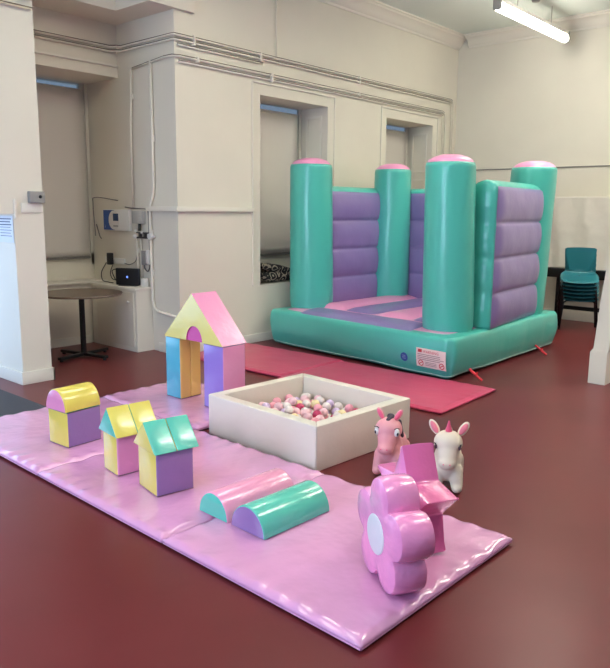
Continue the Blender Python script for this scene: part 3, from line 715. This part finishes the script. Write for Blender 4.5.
# ================================================================== HOPPER ANIMALS
def blob(name, items, m, parent, voxel=.007, smooth=6):
    b = BM()
    for it in items:
        if it[0] == 'e': add_ell(b, it[1], it[2], u=24, v=14, rot=it[3] if len(it) > 3 else None)
        else:
            _, p, q, r1, r2 = it; p, q = Vector(p), Vector(q); N = 8; ln = (q-p).length
            for k in range(N+1):
                s = k/N; r = r1+(r2-r1)*s; add_ell(b, p.lerp(q, s), (r, r, r), u=16, v=10)
    o = link(name, b, m, parent, 'all')
    md = o.modifiers.new('r', 'REMESH'); md.mode = 'VOXEL'; md.voxel_size = voxel; md.use_smooth_shade = True
    md = o.modifiers.new('s', 'SMOOTH'); md.iterations = smooth; md.factor = .6
    return o
def hopper(kind, loc, rot, label, body_m, ear_m, inner_m, eye):
    t = thing(kind, label, 'ride-on toy', loc, rot)
    it = [('e', (-.10, 0, .165), (.155, .088, .10)), ('e', (.0, 0, .16), (.095, .085, .115))]
    for x in (.035, -.19):
        for s in (-1, 1):
            it.append(('c', (x, s*.05, .13), (x+.03*(1 if x > 0 else -.6), s*.062, .045), .048, .038))
            it.append(('e', (x+.045*(1 if x > 0 else -.4), s*.064, .032), (.042, .034, .03)))
    it += [('c', (.01, 0, .2), (.035, 0, .31), .075, .066),
           ('e', (.055, 0, .312), (.088, .088, .076)), ('c', (.075, 0, .285), (.13, 0, .215), .070, .053), ('e', (.145, 0, .208), (.048, .054, .043)),
           ('c', (-.24, 0, .19), (-.28, 0, .12), .022, .012)]
    bd = blob('body', it, body_m, t)
    for s in (-1, 1):
        rot_ = Matrix.Rotation(math.radians(-s*32), 3, 'X') @ Matrix.Rotation(math.radians(-8), 3, 'Y')
        b = BM(); c = Vector((.03, s*.088, .395)) if kind == 'unicorn_hopper' else Vector((.045, s*.058, .405))
        rr = (.014, .026, .052) if kind == 'unicorn_hopper' else (.013, .02, .045)
        add_ell(b, c, rr, rot=rot_); e = link('ear', b, ear_m, t)
        b = BM(); add_ell(b, c+Vector((.009, 0, .002)), (rr[0]*.6, rr[1]*.68, rr[2]*.78), rot=rot_); link('inner_ear', b, inner_m, e)
        # eyes
        ec = Vector((.108, s*.064, .308))
        if eye == 'cartoon':
            b = BM(); add_ell(b, ec+Vector((.004, 0, 0)), (.016, .019, .026), rot=Matrix.Rotation(s*.6, 3, 'Z')); e2 = link('eye', b, WHITEP, t)
            b = BM(); add_ell(b, ec+Vector((.011, s*.006, -.003)), (.008, .010, .015), rot=Matrix.Rotation(s*.75, 3, 'Z')); link('pupil', b, mat('eye_blue', (60, 90, 130), .2), e2)
            b = BM(); add_ell(b, ec+Vector((.016, s*.008, -.004)), (.006, .006, .009)); link('pupil_core', b, BLACKP, e2)
            b = BM(); add_tube(b, catmull([ec+Vector((.012, -s*.016, .022)), ec+Vector((.014, 0, .032)), ec+Vector((.003, s*.018, .028))]), .0028, 6); link('eyebrow', b, BLACKP, t)
        else:
            ec = Vector((.112, s*.070, .298))
            b = BM(); add_ell(b, ec, (.008, .009, .014), rot=Matrix.Rotation(s*.75, 3, 'Z')); e2 = link('eye', b, mat('eye_dark', (70, 60, 70), .2), t)
            b = BM()
            for q in (-1, 0, 1): add_tube(b, [ec+Vector((.004, s*.004, .010)), ec+Vector((.006-.004*q, s*(.006+.006*q), .026))], .0018, 5)
            link('lashes', b, BLACKP, e2)
        b = BM(); add_ell(b, (.190, s*.019, .214), (.004, .005, .004)); link('nostril', b, inner_m, t)
    return t
WHT = mat('cream_rubber', (228, 214, 192), .5)
PRB = mat('pink_rubber', (228, 150, 158), .5, c2=(232, 164, 168), cscale=6)
HOT = mat('hot_pink_rubber', (235, 96, 130), .45)
DKM = mat('dark_mane', (62, 48, 66), .6)
t = hopper('unicorn_hopper', (3.715, 2.085, 0), math.radians(208), 'cream unicorn bouncer with pink horn standing on floor behind star', WHT, WHT, mat('inner_pink', (238, 130, 145), .5), 'plain')
b = BM(); prof = [(.022, 0)] + [(.020-.016*k/9 + (.002 if k % 2 else 0), .01+.07*k/9) for k in range(10)] + [(0, .085)]
add_lathe(b, prof, 16); bmesh.ops.rotate(b, verts=b.verts, cent=(0, 0, 0), matrix=Matrix.Rotation(math.radians(18), 3, 'Y')); bmesh.ops.translate(b, verts=b.verts, vec=(.06, 0, .378)); link('horn', b, HOT, t, 'all')
blob('mane', [('c', (.02, 0, .385), (-.035, 0, .34), .022, .026), ('c', (-.035, 0, .34), (-.06, 0, .25), .026, .02)], WHT, t)
t = hopper('pony_hopper', (3.69, 2.50, 0), math.radians(202), 'pink pony bouncer with dark mane standing beside the ball pit', PRB, PRB, HOT, 'cartoon')
blob('mane', [('c', (.085, .0, .378), (.03, .01, .388), .016, .022), ('c', (.03, 0, .388), (-.03, 0, .34), .022, .028), ('c', (-.03, 0, .34), (-.055, 0, .24), .028, .022),
              ('c', (.0, .055, .35), (-.02, .075, .25), .018, .014), ('c', (.0, -.055, .35), (-.01, -.078, .24), .018, .016)], DKM, t)

# ================================================================== INFLATABLE CASTLE
QA, QB, QC, QD = Vector((6.13, 3.46)), Vector((6.40, 6.27)), Vector((8.94, 6.08)), Vector((8.92, 3.50))
def Q(u, v): return QA.lerp(QD, u).lerp(QB.lerp(QC, u), v)
DK = .45
t = thing('bouncy_castle', 'teal, purple and pink inflatable bouncy castle with four corner columns', 'bouncy castle', (7.55, 4.8, 0))
O = Vector((7.55, 4.8, 0))
# base
def per(nseg=40, rc=.07):
    cs = [QA, QD, QC, QB]; P = []
    for i in range(4):
        a, c, nx = cs[i-1], cs[i], cs[(i+1) % 4]
        d1 = (c-a).normalized(); d2 = (nx-c).normalized(); rr = .11
        s, e = c-d1*rr, c+d2*rr
        for k in range(9):
            q = k/8; P.append(((1-q)**2)*s + 2*q*(1-q)*c + q*q*e)
        L0 = e; nn = (nx-d2*rr)
        for k in range(1, nseg): P.append(L0.lerp(nn, k/nseg))
    return P
PP = per(); n = len(PP)
NR = []
for i in range(n):
    tg = (PP[(i+1) % n]-PP[i-1]).normalized(); NR.append(Vector((tg.y, -tg.x)))
def bulge(z):  # outward offset of the base side at height z
    s = min(1, max(0, (z-.02)/(DK-.02)))
    return -.035*(1-s)**2.0 + .035*math.sin(PI*min(1, s)) ** .7
arc_len = [0]
for i in range(1, n): arc_len.append(arc_len[-1]+(PP[i]-PP[i-1]).length)
b = BM(); rings = []
zz = [.02, .04, .07, .11, .16, .21, .26, .31, .35, .385, .415, .435, .447, DK]
for z in zz:
    rg = []
    for i in range(n):
        a = arc_len[i]; s = (z-.02)/(DK-.02)
        seam = -.026*math.exp(-((((a+.2) % .58)-.29)/.012)**2)*math.sin(PI*s)
        wob = .018*noise.noise(Vector((a*2.2, z*3, 1)))
        off = bulge(z)+seam+wob*math.sin(PI*s) - {DK: .035, .447: .018, .435: .007}.get(z, 0)
        if z < .05: zf_ = z + .03*max(0, noise.noise(Vector((a*1.1, 4, 4))))
        else: zf_ = z
        p = PP[i]+NR[i]*off; rg.append((p.x-O.x, p.y-O.y, zf_))
    rings.append(rg)
add_loft(b, rings); base = link('base', b, IT, t, 'all')
# white rope piping at bottom
b = BM(); add_tube(b, [(p[0], p[1], p[2]+.004) for p in rings[1]] + [(rings[1][0][0], rings[1][0][1], rings[1][0][2]+.004)], .008, 6, cap=False); link('base_piping', b, mat('piping_pale', (170, 212, 200), .5), t)
# deck
def pt3(u, v, z): q = Q(u, v); return Vector((q.x-O.x, q.y-O.y, z))
b = BM(); add_grid(b, 30, 30, lambda u, v: pt3(.025+.95*u, .025+.95*v, DK-.012+.034*(math.sin(PI*u)*math.sin(PI*v))**.25)); link('deck', b, IK, t, 'all')
def tube_strip(name, u0, u1, v0, v1, h, along, m, z0=DK-.005):
    b = BM()
    def f(u, v):
        s = v if along == 'u' else u; e = u if along == 'u' else v
        uu = u0+(u1-u0)*u; vv = v0+(v1-v0)*v
        return pt3(uu, vv, z0+h*math.sin(PI*min(1, max(0, s)))**.55*min(1, (math.sin(PI*e)*5))**.5 + .004*noise.noise(Vector((uu*9, vv*9, 3))))
    add_grid(b, 30 if along == 'u' else 14, 14 if along == 'u' else 30, f); return link(name, b, m, t, 'all')
tube_strip('step_tube', .012, .19, .2, .82, .06, 'v', IP)
for v0, v1, m_ in ((.71, .90, IK), (.52, .71, IP), (.33, .52, IK), (.15, .33, IP)):
    tube_strip('floor_tube', .20, .88, v0, v1, .08, 'u', m_)
# walls
def inflat_wall(p0, p1, th, z0=.44, z1=1.96, nseg=4, lean=0):
    """p0->p1 along the wall (world xy), centre line"""
    p0, p1 = Vector(p0), Vector(p1); d = (p1-p0); L = d.length; d.normalize(); nr = Vector((d.y, -d.x))
    wb = BM(); rings = []
    zs_ = [z0 + (z1-z0)*k/32 for k in range(33)] + [z1+.03, z1+.05, z1+.06]
    for zi, z in enumerate(zs_):
        s = (z-z0)/(z1-z0); sg = abs(math.sin(PI*nseg*min(s, .9999)))**.5 if z <= z1 else .4
        ins = 0 if z <= z1 else (.03, .07, .13)[zi-33]
        h = max(.01, th/2 - .012 + .0*sg - ins); e = .0 - .02*sg - .012*math.sin(s*60) *.3 + (ins*.4)
        pts_ = []
        m_ = 10
        for k in range(m_+1): pts_.append((e + (L-2*e)*k/m_, h))
        for k in range(1, 6):
            a = PI/2-PI*k/6; pts_.append((L-e+.05*math.cos(a)*(1-ins*3), h*math.sin(a)))
        for k in range(m_+1): pts_.append((L-e-(L-2*e)*k/m_, -h))
        for k in range(1, 6):
            a = -PI/2-PI*k/6; pts_.append((e+.05*math.cos(a)*(1-ins*3), h*math.sin(a)))
        rings.append([Vector((p0.x+d.x*a+nr.x*c-O.x, p0.y+d.y*a+nr.y*c-O.y, z)) for a, c in pts_])
    add_loft(wb, rings); wo = link('side_wall', wb, IT, t, 'all')
    for s_ in (1, -1):
        pb = BM()
        def f(u, v):
            sg = abs(math.sin(PI*nseg*v))**.45; eu = min(1, math.sin(PI*u)*4)**.5
            a = -.012+(L+.01)*u; c = s_*(th/2 - .008 + (.046*sg*eu) + .005*noise.noise(Vector((u*6, v*9, s_))))
            z = z0+.01+(z1-z0-.02)*v
            return Vector((p0.x+d.x*a+nr.x*c-O.x, p0.y+d.y*a+nr.y*c-O.y, z))
        add_grid(pb, 24, 72, f); link('quilted_panel', pb, IP, wo, 'all')
inflat_wall((6.96, 3.60), (8.45, 3.745), .29, z1=1.98)
inflat_wall((7.15, 6.03), (8.3, 5.98), .27)
inflat_wall((8.70, 4.1), (8.70, 5.65), .27)
# columns
def column(cx, cy, r, ztop, lean=(0, 0)):
    def wp(p, a, r_):
        k = (p.z-.42)/1.9; q = .004*noise.noise(Vector((math.cos(a)*2, math.sin(a)*2, p.z*3+cx)))
        e = 1 + q/ .27 + (.012*math.sin(a*26) if abs(p.z-(ztop-.075)) < .02 else 0)
        return Vector((cx-O.x + (p.x-cx+O.x)*e + lean[0]*k, cy-O.y + (p.y-cy+O.y)*e + lean[1]*k, p.z))
    H = ztop
    prof = [(r*.93, .43), (r*.97, .47), (r, .6)] + [(r*(1-.004*k), .6+(H-.6-.15)*k/14) for k in range(1, 15)] + [(r*.945, H-.125), (r*.93, H-.105), (r*.905, H-.085), (r*.88, H-.088)]
    cb = BM(); add_lathe(cb, prof, 64, c=(cx-O.x, cy-O.y, 0), warp=wp); co = link('corner_column', cb, IT, t, 'all', normals=True)
    cb = BM(); add_lathe(cb, [(r*.88, H-.089), (r*.83, H-.06), (r*.66, H-.028), (r*.38, H-.005), (0, H)], 48, c=(cx-O.x, cy-O.y, 0), warp=wp)
    # centre of the cap leans as well
    for v in cb.verts:
        if (Vector((v.co.x, v.co.y)) - Vector((cx-O.x, cy-O.y))).length < 1e-5: v.co.x += lean[0]; v.co.y += lean[1]
    link('column_cap', cb, IK, co, 'all')
column(6.955, 6.03, .285, 2.36, (-.02, .015))
column(6.67, 3.82, .275, 2.29, (-.035, .035))
column(8.40, 5.79, .27, 2.36)
column(8.50, 3.84, .29, 2.33, (.05, -.06))
# pink skirt pads at the corners
for u, v in ((.16, .12), (.16, .9), (.93, .1)):
    pass
# label, sticker on the front side of the base
def front(y, z, off=.004):
    v = (y-QA.y)/(QB.y-QA.y); x = QA.x+(QB.x-QA.x)*v
    nx, ny = -1, (QB.x-QA.x)/(QB.y-QA.y); q = math.hypot(nx, ny)
    o_ = bulge(z)+.012+off
    return Vector((x+nx/q*o_-O.x, y+ny/q*o_-O.y, z))
LY0, LY1, LZ0, LZ1 = 3.865, 3.475, .115, .315
LY0, LY1 = 3.86, 3.49
b = BM(); add_grid(b, 12, 10, lambda u, v: front(LY0+(LY1-LY0)*u, LZ0-.0*u+(LZ1-LZ0)*v)); sg = link('warning_label', b, PLAC, t, 'all')
cy_, cz_ = (LY0+LY1)/2, (LZ0+LZ1)/2
fm = lambda x, y: front(cy_-x, cz_+y, .007)
b = BM(); add_text(b, 'WARNING', .042, lambda x, y: fm(x+.0, y+.066))
link('label_title', b, REDINK, sg)
b = BM()
def bar(x0, x1, y0, y1):
    add_grid(b, 6, 1, lambda u, v: fm(x0+(x1-x0)*u, y0+(y1-y0)*v))
for i in range(4): bar(-.165, .12 if i != 2 else .165, .032-.018*i, .038-.018*i)
for i in range(3): bar(-.07, .07, -.045-.016*i, -.040-.016*i)
link('label_text_lines', b, GREYINK, sg)
for cx in (-.125, .135):
    b = BM()
    add_grid(b, 28, 1, lambda u, v: fm(cx+(.024+.009*v)*math.cos(2*PI*u), -.058+(.024+.009*v)*math.sin(2*PI*u)))
    bmesh.ops.remove_doubles(b, verts=b.verts, dist=.0005)
    add_grid(b, 6, 1, lambda u, v: fm(cx-.025+.05*u, -.058-.018+.028*u+.010*v))
    link('prohibition_mark', b, REDINK, sg)
b = BM(); add_grid(b, 2, 2, lambda u, v: fm(-.16+.05*u, .055+.032*v)); link('label_emblem', b, REDINK, sg)
b = BM(); fs = lambda r, a: front(4.02-r*math.cos(a), .185+r*math.sin(a), .006); add_grid(b, 28, 4, lambda u, v: fs(.048*v+.0001, 2*PI*u)); st = link('round_sticker', b, BLUEP, t, 'all')
st['label'] = 'round blue sticker'
b = BM()
for i in range(3): add_grid(b, 4, 1, lambda u, v: front(4.02-(-.022+.044*u), .20-.016*i+.005*v, .010))
link('sticker_lines', b, mat('sticker_pale', (150, 175, 215), .5), st)
# anchor straps
for (x, y, a) in ((6.40, 3.30, .2), (8.15, 3.36, 0)):
    b = BM(); add_loft(b, [[Vector((x+dx-O.x, y+dy-O.y, z)) for dx, dy in ((-.02, 0), (.02, 0), (.02, .004), (-.02, .004))] for dx0, z, in ((0, .09), (0, .05))], cap=True)
    add_tube(b, catmull([(x-O.x, y+.09-O.y, .11), (x-O.x, y+.03-O.y, .07), (x+.01-O.x, y-.02-O.y, .03), (x+.02-O.x, y-.05-O.y, .008)]), .014, 6)
    link('anchor_strap', b, REDSTRAP, t)

# ================================================================== BACK: sheet, table, chairs
t = thing('black_table', 'black framed table behind the chair stack, under hanging sheet', 'table', (11.0, 4.05, 0))
b = BM(); add_box(b, -.09, .09, -.75, .55, .70, .84, bevel=.004); link('tabletop', b, BLACKM, t, True)
for y in (.30, -.55):
    b = BM(); add_box(b, -.02, .02, y-.025, y+.025, .05, .72); link('leg', b, BLACKM, t)
    b = BM(); add_box(b, -.09, .09, y-.03, y+.03, 0, .05, bevel=.01); link('foot', b, BLACKM, t, True)
b = BM(); add_box(b, -.015, .015, -.525, .275, .2, .26); link('crossbar', b, BLACKM, t)
b = BM()
def sh(u, v):
    y = 4.62-1.75*u; z = .83+1.12*v
    return Vector((11.11+.018*math.sin(u*26+3*v)*(1-.6*v)+.012*noise.noise(Vector((u*12, v*3, 0)))+.005*noise.noise(Vector((u*14, v*9, 2))), y, z+.012*math.sin(u*9)*(1-v)))
add_grid(b, 90, 60, sh); r = bmesh.ops.extrude_face_region(b, geom=b.faces[:]); bmesh.ops.translate(b, vec=(.004, 0, 0), verts=[e for e in r['geom'] if isinstance(e, bmesh.types.BMVert)])
o = link('hanging_sheet', b, mat('white_sheet', (226, 220, 210), .9, .3, 14, .01), None, 'all'); tag(o, 'creased off-white sheet hanging on back wall behind chairs', 'sheet')
CH = mat('chair_teal', (30, 112, 124), .4)
CHR = mat('chair_legs', (28, 30, 32), .4, metal=.4)
def chair(loc, rot, label):
    t = thing('stacking_chair', label, 'chair', loc, rot, 'stacked teal school chairs')
    b = BM()
    def shell(u, v):
        # v 0 front of seat .. 1 top of the backrest ; u across
        x = (u-.5)*2
        path = [(.235, .437), (.19, .45), (.05, .445), (-.10, .435), (-.17, .45), (-.195, .50), (-.205, .58), (-.225, .70), (-.245, .80), (-.247, .815)]
        wd = [.20, .225, .235, .225, .185, .13, .15, .19, .195, .17]
        k = v*(len(path)-1); i = min(int(k), len(path)-2); f = k-i
        px = path[i][0]*(1-f)+path[i+1][0]*f; pz = path[i][1]*(1-f)+path[i+1][1]*f; ww = wd[i]*(1-f)+wd[i+1]*f
        cv = .022*x*x
        return Vector((px + (cv if v > .5 else 0), x*ww, pz + (cv if v <= .5 else 0)))
    add_grid(b, 14, 40, shell); r = bmesh.ops.extrude_face_region(b, geom=b.faces[:])
    bmesh.ops.translate(b, vec=(-.004, 0, -.006), verts=[e for e in r['geom'] if isinstance(e, bmesh.types.BMVert)])
    link('seat_shell', b, CH, t, 'all')
    for sx, sy in ((1, 1), (1, -1), (-1, 1), (-1, -1)):
        b = BM(); add_tube(b, [(sx*.12, sy*.16, .43), (sx*.16, sy*.20, .40), (sx*(.19), sy*.235, .0)], .012, 10); link('leg', b, CHR, t)
    b = BM(); add_tube(b, [(.12, -.16, .428), (.12, .16, .428)], .011, 8); add_tube(b, [(-.12, -.16, .425), (-.12, .16, .425)], .011, 8); add_tube(b, [(-.12, 0, .426), (.12, 0, .426)], .013, 8); link('seat_frame', b, CHR, t)
    return t
ords = ['lowest', 'second lowest', 'third from the bottom', 'third from the top', 'second from the top', 'topmost']
for i in range(6):
    ch_ = chair((10.45-.016*i, 3.80, .070*i), math.radians(203), 'teal plastic chair, %s of the stack by the back wall' % ords[i])
    ch_.rotation_euler.y = math.radians(2.8*i); ch_.scale = (1.08, 1.12, 1.0)
